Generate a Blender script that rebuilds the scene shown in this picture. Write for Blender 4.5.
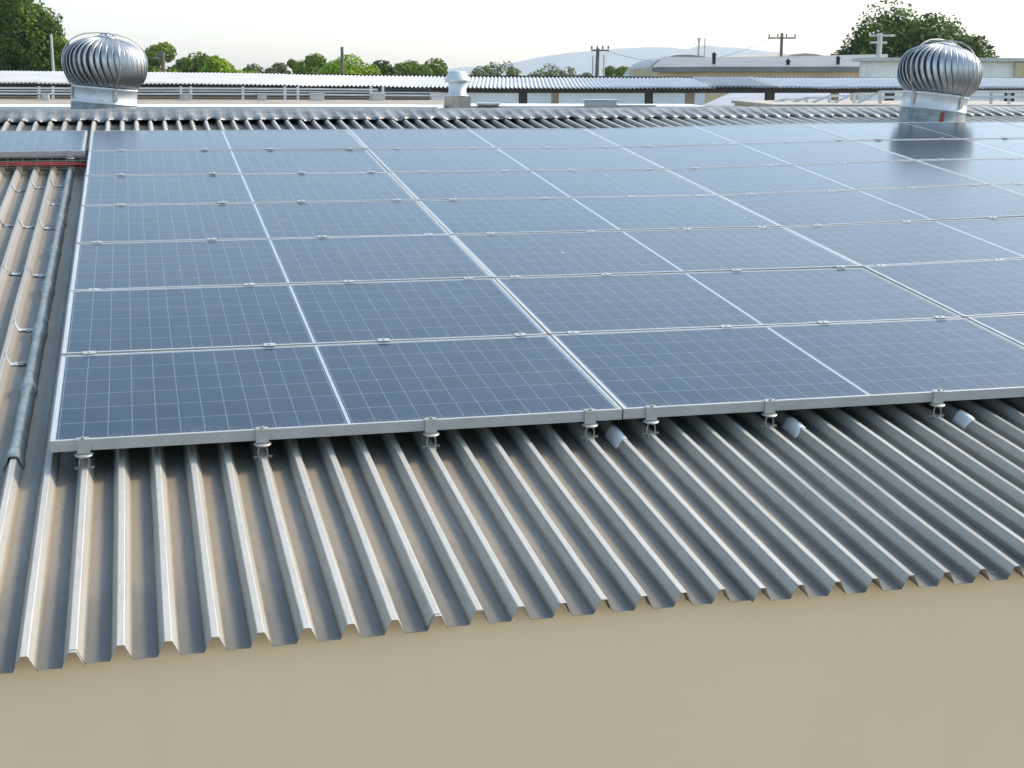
import bpy, math, random
import numpy as np
from mathutils import Matrix, Vector, noise
random.seed(7); rng = np.random.default_rng(7)
for o in list(bpy.data.objects): bpy.data.objects.remove(o)
scene = bpy.context.scene
R = math.radians

# ------------------------------------------------------------------ camera, sky, sun, exposure
H0 = 5.0                                    # height of the array's front left corner above the ground
PITCH = R(6.40)                             # pitch of the metal roof
ROOF = Matrix.Translation((0, 0, H0)) @ Matrix.Rotation(PITCH, 4, 'X')   # roof frame: x along the eave, y up the slope
FPX = 1429.06
RC = Matrix(((0.967786456553947, -0.249938345576024, 0.03033476423943706),
             (-0.0504089875223558, -0.31040042528520484, -0.9492684077539474),
             (0.2466744990624552, 0.9171599639067607, -0.3130004666431071)))
CPOS = Vector((0.3191876112196667, -4.642340987211101, 1.7037970246449585))
cm = Matrix((RC[0], -RC[1], -RC[2])).transposed().to_4x4(); cm.translation = CPOS
cam_data = bpy.data.cameras.new('camera'); cam = bpy.data.objects.new('camera', cam_data)
scene.collection.objects.link(cam); scene.camera = cam
cam.matrix_world = ROOF @ cm
cam_data.sensor_width = 36; cam_data.lens = FPX/1024*36
cam_data.clip_start = 0.05; cam_data.clip_end = 30000
CW = cam.matrix_world.copy(); CO = CW.translation.copy()

SUN_EL, SUN_AZ = R(39), R(76)               # azimuth from +Y towards +X
world = bpy.data.worlds.new('World'); scene.world = world; world.use_nodes = True
wn = world.node_tree; wn.nodes.clear()
sky = wn.nodes.new('ShaderNodeTexSky'); sky.sky_type = 'NISHITA'; sky.sun_disc = False
sky.sun_elevation = SUN_EL; sky.sun_rotation = SUN_AZ; sky.altitude = 50
sky.air_density = 1.0; sky.dust_density = 1.6; sky.ozone_density = 0.6
bg = wn.nodes.new('ShaderNodeBackground'); bg.inputs[1].default_value = 0.135
wo = wn.nodes.new('ShaderNodeOutputWorld')
hs = wn.nodes.new('ShaderNodeHueSaturation'); hs.inputs['Hue'].default_value = .484; hs.inputs['Saturation'].default_value = .9
wn.links.new(sky.outputs[0], hs.inputs['Color']); wn.links.new(hs.outputs[0], bg.inputs[0]); wn.links.new(bg.outputs[0], wo.inputs[0])
sl = bpy.data.lights.new('sun', 'SUN'); sl.energy = 2.0; sl.angle = R(10); sl.color = (1.0, 0.88, 0.72)
sun = bpy.data.objects.new('sun', sl); scene.collection.objects.link(sun)
sd = Vector((math.sin(SUN_AZ)*math.cos(SUN_EL), math.cos(SUN_AZ)*math.cos(SUN_EL), math.sin(SUN_EL)))
sun.rotation_euler = sd.to_track_quat('Z', 'Y').to_euler(); sun.location = (30, 0, 40)
scene.view_settings.view_transform = 'Standard'; scene.view_settings.look = 'None'
scene.view_settings.gamma = 1; scene.view_settings.exposure = 1.25
scene.render.resolution_x = 1024; scene.render.resolution_y = 768

def at(px, py, D):                          # a point of the place seen at a pixel, D metres ahead of the camera
    return CW @ Vector(((px-512)/FPX*D, -(py-384)/FPX*D, -D))

# ------------------------------------------------------------------ mesh helpers
class MB:
    def __init__(s): s.v = []; s.f = []; s.sm = []
    def add(s, vs, fs, smooth=False):
        b = len(s.v); s.v += [tuple(v) for v in vs]; s.f += [tuple(b+i for i in f) for f in fs]; s.sm += [smooth]*len(fs)
    def box(s, x0, x1, y0, y1, z0, z1, M=None):
        vs = [Vector((x, y, z)) for z in (z0, z1) for y in (y0, y1) for x in (x0, x1)]
        if M: vs = [M @ v for v in vs]
        s.add(vs, [(0, 2, 3, 1), (4, 5, 7, 6), (0, 1, 5, 4), (2, 6, 7, 3), (0, 4, 6, 2), (1, 3, 7, 5)])
    def hexa(s, c):                         # eight corners: four bottom, four top, same order
        s.add(c, [(3, 2, 1, 0), (4, 5, 6, 7), (0, 1, 5, 4), (1, 2, 6, 5), (2, 3, 7, 6), (3, 0, 4, 7)])
    def bar(s, a, b, w, h=None, up=(0, 0, 1)):
        a = Vector(a); b = Vector(b); d = (b-a).normalized(); u = Vector(up)
        if abs(d.dot(u)) > .95: u = Vector((0, 1, 0))
        r = d.cross(u).normalized()*(w/2); t = r.cross(d).normalized()*((h or w)/2)
        s.hexa([a-r-t, a+r-t, b+r-t, b-r-t, a-r+t, a+r+t, b+r+t, b-r+t])
    def tube(s, pts, r, n=8, cap=True, radii=None):
        pts = [Vector(p) for p in pts]; rings = []; pu = None
        for i, p in enumerate(pts):
            d = (pts[min(i+1, len(pts)-1)]-pts[max(i-1, 0)]).normalized()
            u = pu if pu else (Vector((0, 0, 1)) if abs(d.z) < .9 else Vector((1, 0, 0)))
            x = d.cross(u).normalized(); u = x.cross(d).normalized(); pu = u
            rr = radii[i] if radii else r
            rings.append([p+(x*math.cos(2*math.pi*k/n)+u*math.sin(2*math.pi*k/n))*rr for k in range(n)])
        fs = [(i*n+k, i*n+(k+1) % n, (i+1)*n+(k+1) % n, (i+1)*n+k) for i in range(len(pts)-1) for k in range(n)]
        s.add([v for r_ in rings for v in r_], fs, True)
        if cap:
            s.add(rings[0], [tuple(range(n-1, -1, -1))]); s.add(rings[-1], [tuple(range(n))])
    def lathe(s, prof, n=32, c=(0, 0, 0), smooth=True, M=None):
        c = Vector(c); vs = []
        for r, z in prof:
            for k in range(n):
                v = c+Vector((r*math.cos(2*math.pi*k/n), r*math.sin(2*math.pi*k/n), z)); vs.append(M @ v if M else v)
        fs = [(i*n+k, i*n+(k+1) % n, (i+1)*n+(k+1) % n, (i+1)*n+k) for i in range(len(prof)-1) for k in range(n)]
        s.add(vs, fs, smooth)
    def build(s, name, mat, parent=None, M=None, solid=0, bevel=0):
        me = bpy.data.meshes.new(name); me.from_pydata(s.v, [], s.f)
        me.polygons.foreach_set('use_smooth', s.sm); me.validate()
        if mat: me.materials.append(mat)
        o = bpy.data.objects.new(name, me); scene.collection.objects.link(o)
        if parent: o.parent = parent
        if M is not None: o.matrix_world = M
        if solid:
            m = o.modifiers.new('solid', 'SOLIDIFY'); m.thickness = solid; m.offset = -1
        if bevel:
            m = o.modifiers.new('bevel', 'BEVEL'); m.width = bevel; m.segments = 2; m.limit_method = 'ANGLE'
        return o
def empty(name, M):
    o = bpy.data.objects.new(name, None); scene.collection.objects.link(o)
    o.empty_display_size = .2; o.matrix_world = M; return o
def tag(o, label=None, cat=None, group=None, kind=None):
    if label: o['label'] = label
    if cat: o['category'] = cat
    if group: o['group'] = group
    if kind: o['kind'] = kind
    return o
def copy_tree(o, parent=None):
    c = o.copy(); scene.collection.objects.link(c)
    if parent: c.parent = parent
    for ch in [k for k in KIDS.get(o.name, [])]:
        d = copy_tree(ch, c)
    return c
KIDS = {}
def reg(root):                              # remember children once, before copying
    for o in bpy.data.objects:
        if o.parent: KIDS.setdefault(o.parent.name, [])
    for o in bpy.data.objects:
        if o.parent and o not in KIDS[o.parent.name]: KIDS[o.parent.name].append(o)

# ------------------------------------------------------------------ materials
def nt(name):
    m = bpy.data.materials.new(name); m.use_nodes = True; t = m.node_tree
    return m, t, t.nodes['Principled BSDF']
class NG:
    def __init__(s, t): s.t = t
    def n(s, ty, **kw):
        x = s.t.nodes.new(ty)
        for k, v in kw.items(): setattr(x, k, v)
        return x
    def l(s, a, b): s.t.links.new(a, b)
    def val(s, sock, v):
        if isinstance(v, (int, float)): sock.default_value = v
        elif isinstance(v, tuple): sock.default_value = v
        else: s.l(v, sock)
    def m(s, op, a, b=0.0, c=0.0, clamp=False):
        x = s.n('ShaderNodeMath', operation=op, use_clamp=clamp)
        s.val(x.inputs[0], a); s.val(x.inputs[1], b); s.val(x.inputs[2], c); return x.outputs[0]
    def mix(s, f, a, b):
        x = s.n('ShaderNodeMix', data_type='RGBA'); s.val(x.inputs[0], f)
        s.val(x.inputs[6], a); s.val(x.inputs[7], b); return x.outputs[2]
    def ramp(s, f, a, b, smooth=True):      # 0 below a, 1 above b
        x = s.n('ShaderNodeMapRange', interpolation_type='SMOOTHSTEP' if smooth else 'LINEAR'); s.val(x.inputs[0], f)
        x.inputs[1].default_value = a; x.inputs[2].default_value = b; return x.outputs[0]
    def coord(s, kind='Object', scale=(1, 1, 1)):
        c = s.n('ShaderNodeTexCoord'); mp = s.n('ShaderNodeMapping'); s.l(c.outputs[kind], mp.inputs[0])
        mp.inputs['Scale'].default_value = scale; return mp.outputs[0]
    def noise(s, vec, sc, det=4, rough=.5):
        x = s.n('ShaderNodeTexNoise'); s.l(vec, x.inputs['Vector']); x.inputs['Scale'].default_value = sc
        x.inputs['Detail'].default_value = det; x.inputs['Roughness'].default_value = rough; return x.outputs['Fac']
    def xyz(s, vec):
        x = s.n('ShaderNodeSeparateXYZ'); s.l(vec, x.inputs[0]); return x.outputs
    def bump(s, h, b, dist=.01, st=.5):
        x = s.n('ShaderNodeBump'); s.l(h, x.inputs['Height']); x.inputs['Distance'].default_value = dist
        x.inputs['Strength'].default_value = st; s.l(x.outputs[0], b.inputs['Normal'])
def rgb(*c): return (c[0], c[1], c[2], 1)
def simple(name, c1, c2=None, rough=.6, metal=0, sc=6, scale=(1, 1, 1), bump=0, rvar=0):
    m, t, b = nt(name); g = NG(t); v = g.coord('Object', scale)
    n1 = g.noise(v, sc, 6, .6)
    g.l(g.mix(g.ramp(n1, .3, .7), rgb(*c1), rgb(*(c2 or [x*.75 for x in c1]))), b.inputs['Base Color'])
    b.inputs['Metallic'].default_value = metal; b.inputs['Roughness'].default_value = rough
    if rvar: g.l(g.m('ADD', g.m('MULTIPLY', n1, rvar), rough-rvar/2), b.inputs['Roughness'])
    if bump: g.bump(n1, b, bump)
    return m

S = 2/17.0                                  # rib pitch of the roof sheets
XR = -0.14*S                                # x of rib number 0

def mat_roof():
    m, t, b = nt('weathered_galvanised_sheet'); g = NG(t)
    v = g.coord('Object'); x, y, z = g.xyz(v)
    streak = g.noise(g.coord('Object', (14, .9, 1)), 1.6, 6, .6)
    fine = g.noise(g.coord('Object', (60, 9, 60)), 1.5, 5, .7)
    cloud = g.noise(v, 1.3, 5, .6)
    # phase across one rib: 0 at the rib's middle
    ph = g.m('FRACT', g.m('ADD', g.m('DIVIDE', g.m('SUBTRACT', x, XR), S), 100.0))
    tan_m = g.m('MULTIPLY', g.ramp(ph, .10, .24), g.m('SUBTRACT', 1.0, g.ramp(ph, .30, .62)))   # tan strip right of each rib
    crease = g.m('MULTIPLY', g.ramp(ph, .62, .72), g.m('SUBTRACT', 1.0, g.ramp(ph, .76, .86)))   # contact shade painted dark along the crease
    base = g.mix(g.ramp(streak, .3, .72), rgb(.31, .298, .265), rgb(.165, .165, .152))
    base = g.mix(g.m('MULTIPLY', g.ramp(cloud, .45, .7), .35), base, rgb(.24, .23, .21))
    base = g.mix(g.m('MULTIPLY', tan_m, g.m('ADD', g.m('MULTIPLY', streak, .6), .25)), base, rgb(.36, .29, .20))
    base = g.mix(g.m('MULTIPLY', crease, g.m('MULTIPLY', g.ramp(cloud, .35, .65), .5)), base, rgb(.10, .105, .10))
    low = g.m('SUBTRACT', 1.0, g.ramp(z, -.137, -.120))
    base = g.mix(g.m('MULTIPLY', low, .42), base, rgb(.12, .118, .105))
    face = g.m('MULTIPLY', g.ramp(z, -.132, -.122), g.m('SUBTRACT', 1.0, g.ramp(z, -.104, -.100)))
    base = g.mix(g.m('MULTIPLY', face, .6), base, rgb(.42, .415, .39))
    base = g.mix(g.m('MULTIPLY', tan_m, g.m('MULTIPLY', low, .38)), base, rgb(.36, .28, .18))
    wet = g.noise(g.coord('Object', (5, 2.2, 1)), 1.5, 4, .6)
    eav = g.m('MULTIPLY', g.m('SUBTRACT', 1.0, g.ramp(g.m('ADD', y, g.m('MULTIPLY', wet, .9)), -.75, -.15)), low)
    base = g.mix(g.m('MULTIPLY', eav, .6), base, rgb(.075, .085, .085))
    ridge_dark = g.m('MULTIPLY', g.m('MULTIPLY', g.ramp(y, 7.0, 7.5), g.m('SUBTRACT', 1.0, g.ramp(z, -.132, -.100))), g.m('SUBTRACT', 1.0, g.m('MULTIPLY', g.ramp(x, 5.0, 8.0), .6)))
    base = g.mix(g.m('MULTIPLY', ridge_dark, .93), base, rgb(.022, .020, .018))  # troughs go nearly black towards the ridge
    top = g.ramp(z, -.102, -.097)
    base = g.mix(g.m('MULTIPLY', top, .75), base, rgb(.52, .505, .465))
    old = g.m('MULTIPLY', g.m('SUBTRACT', 1.0, g.ramp(x, -.22, -.16)), g.m('ADD', g.m('MULTIPLY', g.ramp(y, -.4, .6), .15), .2))
    base = g.mix(old, base, rgb(.15, .14, .12))
    spots = g.ramp(g.noise(v, 38, 3, .5), .70, .76)
    base = g.mix(g.m('MULTIPLY', spots, .5), base, rgb(.09, .08, .07))
    base = g.mix(g.m('MULTIPLY', g.ramp(fine, .4, .8), .28), base, rgb(.13, .13, .125))
    g.l(base, b.inputs['Base Color'])
    b.inputs['Metallic'].default_value = .22
    g.l(g.m('ADD', g.m('MULTIPLY', fine, .3), .38), b.inputs['Roughness'])
    g.bump(cloud, b, .02, .25)
    return m

def mat_cells():
    m, t, b = nt('solar_cells_under_glass'); g = NG(t)
    v = g.coord('Object'); x, y, z = g.xyz(v)
    xa = g.m('ABSOLUTE', g.m('SUBTRACT', x, .997)); ya = g.m('ABSOLUTE', g.m('SUBTRACT', y, .4865))
    def line(d, p, w):
        f = g.m('FRACT', g.m('DIVIDE', d, p)); return g.m('GREATER_THAN', g.m('ABSOLUTE', g.m('SUBTRACT', f, .5)), .5-w/p/2)
    lx = line(g.m('SUBTRACT', xa, .012), .08, .0026); ly = line(ya, .1567, .0038)
    cells = g.m('MAXIMUM', lx, ly)
    edge = g.m('MAXIMUM', g.m('MAXIMUM', g.m('LESS_THAN', xa, .0055), g.m('GREATER_THAN', xa, .979)), g.m('GREATER_THAN', ya, .4705))
    bus = line(ya, .1567/9, .0007)
    # per-cell tone
    cx = g.m('FLOOR', g.m('DIVIDE', g.m('SUBTRACT', x, .997), .08)); cy = g.m('FLOOR', g.m('DIVIDE', g.m('SUBTRACT', y, .4865), .1567))
    cb = g.n('ShaderNodeCombineXYZ'); g.l(cx, cb.inputs[0]); g.l(cy, cb.inputs[1])
    oi = g.n('ShaderNodeObjectInfo'); g.l(oi.outputs['Random'], cb.inputs[2])
    wn_ = g.n('ShaderNodeTexWhiteNoise'); g.l(cb.outputs[0], wn_.inputs[0])
    grain = g.n('ShaderNodeTexVoronoi'); g.l(v, grain.inputs['Vector']); grain.inputs['Scale'].default_value = 90
    gr = g.n('ShaderNodeSeparateColor'); g.l(grain.outputs['Color'], gr.inputs[0])
    tone = g.m('ADD', g.m('MULTIPLY', wn_.outputs['Value'], .5), g.m('MULTIPLY', gr.outputs[0], .5))
    cell = g.mix(tone, rgb(.003, .020, .046), rgb(.007, .032, .070))
    cell = g.mix(g.m('MULTIPLY', bus, .25), cell, rgb(.2, .22, .25))
    col = g.mix(g.m('MULTIPLY', cells, .42), cell, rgb(.30, .35, .39))
    col = g.mix(edge, col, rgb(.34, .40, .46))
    # a film of dust, heavier by the lower edge, different on every panel
    off = g.n('ShaderNodeVectorMath', operation='ADD'); g.l(v, off.inputs[0]); g.l(oi.outputs['Location'], off.inputs[1])
    d1 = g.noise(off.outputs[0], 3.2, 6, .65); d2 = g.noise(off.outputs[0], 55, 3, .6)
    low = g.m('SUBTRACT', 1.0, g.ramp(y, 0.008, .09))
    dust = g.m('ADD', g.m('ADD', g.m('MULTIPLY', g.ramp(d1, .35, .75), .035), g.m('MULTIPLY', oi.outputs['Random'], .045)), g.m('MULTIPLY', low, g.m('MULTIPLY', g.ramp(d2, .45, .65), .2)))
    dust = g.m('ADD', dust, .012)
    vo = g.n('ShaderNodeTexVoronoi'); g.l(off.outputs[0], vo.inputs['Vector']); vo.inputs['Scale'].default_value = 1.9
    drop = g.m('LESS_THAN', g.m('ADD', vo.outputs['Distance'], g.m('MULTIPLY', d2, .02)), .024)
    col = g.mix(g.m('MULTIPLY', drop, .8), col, rgb(.62, .60, .55))
    col = g.mix(dust, col, rgb(.30, .27, .235))
    g.l(col, b.inputs['Base Color'])
    g.l(g.m('ADD', .15, g.m('MULTIPLY', dust, .6)), b.inputs['Roughness'])
    b.inputs['IOR'].default_value = 1.28
    return m

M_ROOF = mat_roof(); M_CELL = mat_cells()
M_ALU = simple('anodised_aluminium', (.48, .48, .48), (.41, .41, .405), .42, .3, 8)
M_ALUD = simple('stained_aluminium', (.50, .49, .47), (.36, .34, .31), .5, .5, 30)
M_ZINC = simple('zinc_hardware', (.42, .40, .34), (.25, .23, .19), .5, .6, 60)
M_BACK = simple('white_backsheet', (.7, .7, .7), None, .6)
M_WALL = None

def mat_wall():
    m, t, b = nt('beige_painted_render'); g = NG(t); v = g.coord('Object')
    n1 = g.noise(v, .8, 5, .6); n2 = g.noise(v, 60, 4, .7); n3 = g.noise(g.coord('Object', (9, 1, .7)), 1.2, 5, .65)
    c = g.mix(g.ramp(n1, .3, .7), rgb(.80, .59, .385), rgb(.77, .565, .365))
    c = g.mix(g.m('MULTIPLY', g.ramp(n3, .5, .75), .05), c, rgb(.33, .28, .19))
    g.l(c, b.inputs['Base Color']); b.inputs['Roughness'].default_value = .75
    g.bump(n2, b, .002, .35); return m
M_WALL = mat_wall()

# ------------------------------------------------------------------ the warp of the old roof
def warp(x, y):
    xs = [-3, 0, 1, 2.5, 4, 5, 6, 8, 11]; zs = [0, 0, .002, -.008, -.011, .006, .030, .034, .03]
    k = min(1, max(.45, (y+2.5)/6))
    return float(np.interp(x, xs, zs))*(k if y < 6.5 else max(.4, 1-(y-6.5)*.4))

# ------------------------------------------------------------------ ground
EX, EY = CO.x, CO.y
gm, t, b = nt('dry_ground'); g = NG(t); v = g.coord('Object')
g.l(g.mix(g.ramp(g.noise(v, .05, 8, .6), .35, .65), rgb(.16, .15, .11), rgb(.09, .12, .05)), b.inputs['Base Color']); b.inputs['Roughness'].default_value = .9
mb = MB(); mb.add([(-9000, -400, 0), (9000, -400, 0), (9000, 9000, 0), (-9000, 9000, 0)], [(0, 1, 2, 3)])
tag(mb.build('ground', gm), kind='structure')
mb = MB(); mb.box(-14, 24, -8, 40, .0, .03)
tag(mb.build('yard_paving', simple('concrete', (.34, .33, .31), (.27, .26, .24), .85, 0, 2, bump=.004)), kind='structure')

# ------------------------------------------------------------------ the building with its metal roof
X0, X1 = -4.6, 13.0
YE, YR = -1.277, 8.62
RT, TR = -.098, -.138                       # z of rib top and trough below the panel tops
house = empty('building', Matrix.Translation((0, 0, 0)))
tag(house, 'beige rendered building under the ribbed grey metal roof that carries the solar panels', 'building')
def sheet_mesh(mb, ya, yb, ny, side=1):
    # one sheet = eight pitches, overlapping its neighbour by one rib
    n0 = int(math.floor((X0-XR)/S)); n1 = int(math.ceil((X1-XR)/S))
    k = n0; si = 0
    while k < n1:
        prof = []
        last = min(k+8, n1)
        for r in range(k, last+1):
            c = XR+r*S; j = random.uniform(-.0012, .0012)
            pts = [(-.5, 0), (-.249, 0), (-.245, .0), (-.086, 1), (-.068, 1.05), (.068, 1.05), (.086, 1), (.245, 0), (.249, 0), (.5, 0)]
            if r == k: pts = pts[1:]
            if r == last: pts = pts[:-1]
            for u, h in pts: prof.append((c+u*S+j, TR+h*(RT-TR)))
        t0 = prof[0][0]; t1 = prof[-1][0]
        eave = YE + [0, .0, .012, .024, .012, 0, .004, .01][(si*3+1) % 8]*.9 if side == 1 else 0
        m = len(prof); vs = []
        for i in range(ny+1):
            y = ya+(yb-ya)*i/ny
            if side == 1 and i == 0: y = ya + [0, .011, .020, .003][si % 4]
            for q, (x, z) in enumerate(prof):
                tt = (x-t0)/(t1-t0)
                zz = z + .0022*(1-tt) + warp(x, abs(y)) + .0022*noise.noise(Vector((x*1.3, y*1.7, 0)))
                xx = x + .0025*noise.noise(Vector((x*3, y*1.2, 5)))
                # the sheet sags a little between its purlins
                zz -= .0012*math.sin(y*math.pi/1.1)**2
                if side == 1: vs.append((xx, y, zz))
                else:
                    # other slope, falling away beyond the ridge
                    a = 2*PITCH; dy = y-YR
                    vs.append((xx, YR+dy*math.cos(a), zz-dy*math.sin(a)))
        fs = [(i*m+q, i*m+q+1, (i+1)*m+q+1, (i+1)*m+q) for i in range(ny) for q in range(m-1)]
        mb.add(vs, fs, False)
        k += 8; si += 1
mb = MB(); sheet_mesh(mb, YE, YR, 60); sheet_mesh(mb, YR, YR+9, 8, 2)
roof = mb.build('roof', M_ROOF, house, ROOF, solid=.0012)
tag(roof, 'ribbed galvanised roof with dusty troughs')
# ridge cap: a folded sheet whose lower edge is dressed down over ribs and troughs
def mat_cap():
    m, t, b = nt('ridge_cap_sheet'); g = NG(t); v = g.coord('Object'); x, y, z = g.xyz(v)
    n1 = g.noise(v, 3.5, 6, .65); n2 = g.noise(v, 17, 5, .7)
    c = g.mix(g.ramp(n1, .35, .65), rgb(.27, .275, .275), rgb(.13, .14, .145))
    c = g.mix(g.m('MULTIPLY', g.ramp(n2, .5, .75), .6), c, rgb(.10, .10, .095))
    rust = g.m('MULTIPLY', g.ramp(g.noise(v, 6.1, 4, .6), .64, .70), g.m('MULTIPLY', g.ramp(x, -1, .5), g.m('SUBTRACT', 1.0, g.ramp(x, 1.6, 4))))
    c = g.mix(rust, c, rgb(.26, .09, .03))
    g.l(c, b.inputs['Base Color']); b.inputs['Metallic'].default_value = .4; b.inputs['Roughness'].default_value = .48
    return m
M_CAP = mat_cap()
mb = MB(); dx = S/10; nx = int((X1-X0)/dx); rows = []
for i in range(nx+1):
    x = X0+i*dx; ph = ((x-XR)/S) % 1.0; a = abs((ph+.5) % 1-.5)      # 0 at rib centre
    u = max(0, min(1, (.30-a)/.18)); prof = u*u*(3-2*u)
    cell = math.floor((x-XR)/S)
    rr = random.Random(cell); drop = rr.uniform(.15, .9)*(1.3 if x < .3 else .55 if x < 6.4 else .85); wob = rr.uniform(-.05, .05)
    lowz = TR+.012+(RT-TR)*prof; lowz = RT+.006 - (RT+.006-lowz)*min(1, drop)*(1-prof)
    w = warp(x, 8)*.5; b1 = .010*noise.noise(Vector((x*2.1, 0, 3)))
    col = [(x, 8.20+wob*(1-prof)-.03*math.cos(ph*6.28), lowz+w+.002), (x, 8.27, RT*.4+lowz*.6+w+.014+.004*prof), (x, 8.36, RT+.012+w+.5*b1+.014*prof), (x, 8.45, RT+.020+w+b1+.010*prof), (x, 8.54, RT+.034+w+b1+.003*prof)]
    rr_ = col[-1]
    back = []
    for k in range(1, 5):
        d = k*.13; back.append((x, YR+.02+d, RT+.040+w+b1-.0-d*math.tan(2*PITCH)*1.0))
    rows.append(col+[(x, YR, RT+.044+w+b1)]+back)
m = len(rows[0]); mb.add([v for r_ in rows for v in r_], [(i*m+q, (i+1)*m+q, (i+1)*m+q+1, i*m+q+1) for i in range(nx) for q in range(m-1)], True)
cap = mb.build('ridge_cap', M_CAP, house, ROOF, solid=.002)
tag(cap, 'crumpled grey ridge cap dressed over the ribs')
# walls: box under the roof
def wz(x, y): return (ROOF @ Vector((x, y, TR-.004)))
mb = MB(); yw = YE+.055
a = wz(0, yw); r_ = wz(0, YR-.02); yb_ = r_.y+(r_.y-a.y)
zt = a.z; zr = r_.z
xl, xr = X0+.12, X1-.12
mb.add([(xl, a.y, 0), (xr, a.y, 0), (xr, a.y, zt), (xl, a.y, zt)], [(0, 1, 2, 3)])
mb.add([(xl, yb_, 0), (xr, yb_, 0), (xr, yb_, zt-.1), (xl, yb_, zt-.1)], [(3, 2, 1, 0)])
for xx, o_ in ((xl, 1), (xr, 0)):
    mb.add([(xx, a.y, 0), (xx, a.y, zt), (xx, r_.y, zr-.03), (xx, yb_, zt-.1), (xx, yb_, 0)], [(0, 1, 2, 3, 4) if o_ else (4, 3, 2, 1, 0)])
mb.build('wall', M_WALL, house)
# rib-shaped mortar that closes the rib openings just behind the wall line
mb = MB(); n0 = int((xl-XR)/S)+1; n1 = int((xr-XR)/S); tp_ = []
for r in range(n0, n1):
    c = XR+r*S; w = warp(c, 1)
    tp_ += [(c+u*S, TR+h+w) for u, h in ((-.5, -.006), (-.243, -.006), (-.090, .034), (.090, .034), (.243, -.006), (.4999, -.006))]
k = len(tp_); vs = [(x, y, z) for y in (yw-.0, yw+.05) for x, z in tp_]+[(x, y, TR-.03) for y in (yw-.0, yw+.05) for x, z in tp_]
mb.add(vs, [(2*k+i, 2*k+i+1, i+1, i) for i in range(k-1)]+[(k+i, k+i+1, 3*k+i+1, 3*k+i) for i in range(k-1)]+[(i, i+1, k+i+1, k+i) for i in range(k-1)])
mb.build('rib_infill', M_WALL, house, ROOF)

# sealant on the roof: patches over ribs and across troughs, and the sealed seam rib
M_SEAL = simple('grey_silicone_sealant', (.22, .265, .285), (.13, .165, .18), .55, 0, 25, bump=.004)
def prof_h(x):
    a = abs(((x-XR)/S+.5) % 1-.5)
    u = max(0, min(1, (.245-a)/(.245-.086))); return TR+u*(RT-TR)+(.0024 if a < .1 else 0)
M_BAND = simple('pale_sealant', (.44, .48, .50), (.30, .34, .36), .5, 0, 25, bump=.004)
M_FRESH = simple('fresh_white_sealant', (.72, .76, .78), (.55, .60, .63), .4, 0, 25, bump=.004)
def patch(xa, xb, ya, yb, th, seed, ragged=.012):
    mb = MB(); nx_, ny_ = max(6, int((xb-xa)/.006)), max(5, int((yb-ya)/.012)); rr = random.Random(seed); top = []
    for j in range(ny_+1):
        for i in range(nx_+1):
            s_, t_ = i/nx_, j/ny_
            rg = noise.noise(Vector((s_*4+seed, t_*4, seed)))*ragged
            x = xa+(xb-xa)*s_+(t_-.5)*2*rg*0; y = ya+(yb-ya)*t_+rg*1.5+(s_-.5)**2*ragged*2
            d = min(s_, 1-s_, t_, 1-t_)*4; d = min(1, d)
            top.append((x, y, prof_h(x)+warp(x, y)+.004+th*d*(.75+.5*noise.noise(Vector((x*40, y*40, seed))))))
    m_ = nx_+1
    mb.add(top, [(j*m_+i, j*m_+i+1, (j+1)*m_+i+1, (j+1)*m_+i) for j in range(ny_) for i in range(nx_)], True)
    o = mb.build('sealant_patch', M_FRESH if seed in (1, 2, 3) else M_BAND, roof, ROOF, solid=.003); return o
r_at = lambda n: XR+n*S
for n, y0, y1, sd_ in ((17, -.05, .09, 1), (23, -.055, .07, 2), (29, -.075, .03, 3)):
    patch(r_at(n)-.030, r_at(n)+.028, y0, y1, .004, sd_)
# bands that cross the troughs on the left
for n, ys in ((-2, (1.33, 1.84, 2.85, 4.0, 4.72, 5.35)), (-3, (2.9, 4.05, 5.30)), (-4, (2.95, 4.1, 5.2))):
    for q, yy in enumerate(ys):
        patch(r_at(n)+.010, r_at(n+1)-.012, yy-.022, yy+.022, .003, n*7+q, .02)
# the seam rib, smeared over its length
mb = MB(); ny_ = 150; cs = []; c = r_at(-1)
for j in range(ny_+1):
    y = .12+(5.75-.12)*j/ny_; w = warp(c, y)
    bulge = sum(math.exp(-((y-q)/.045)**2) for q in (.16, .95, 1.75, 2.5, 3.3, 4.1, 4.9))
    r0 = .0015+.009*bulge+.0015*noise.noise(Vector((0, y*9, 1)))
    for u, h in ((-.235, .05), (-.19, .36), (-.10, 1.0), (-.05, 1.10), (.05, 1.10), (.10, 1.0), (.19, .36), (.235, .05)):
        sgn = -1 if u < 0 else 1
        cs.append((c+u*S+sgn*r0*(.8 if h < 1.1 else .2)+.002*noise.noise(Vector((u*9, y*5, 2))), y, TR+h*(RT-TR)+w+.003+r0*(.9 if h > .9 else .1)))
mb.add(cs, [(j*8+i, j*8+i+1, (j+1)*8+i+1, (j+1)*8+i) for j in range(ny_) for i in range(7)], True)
tag(mb.build('sealed_seam', M_SEAL, roof, ROOF, solid=.002), 'lap seam smeared with blue-grey sealant')
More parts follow.
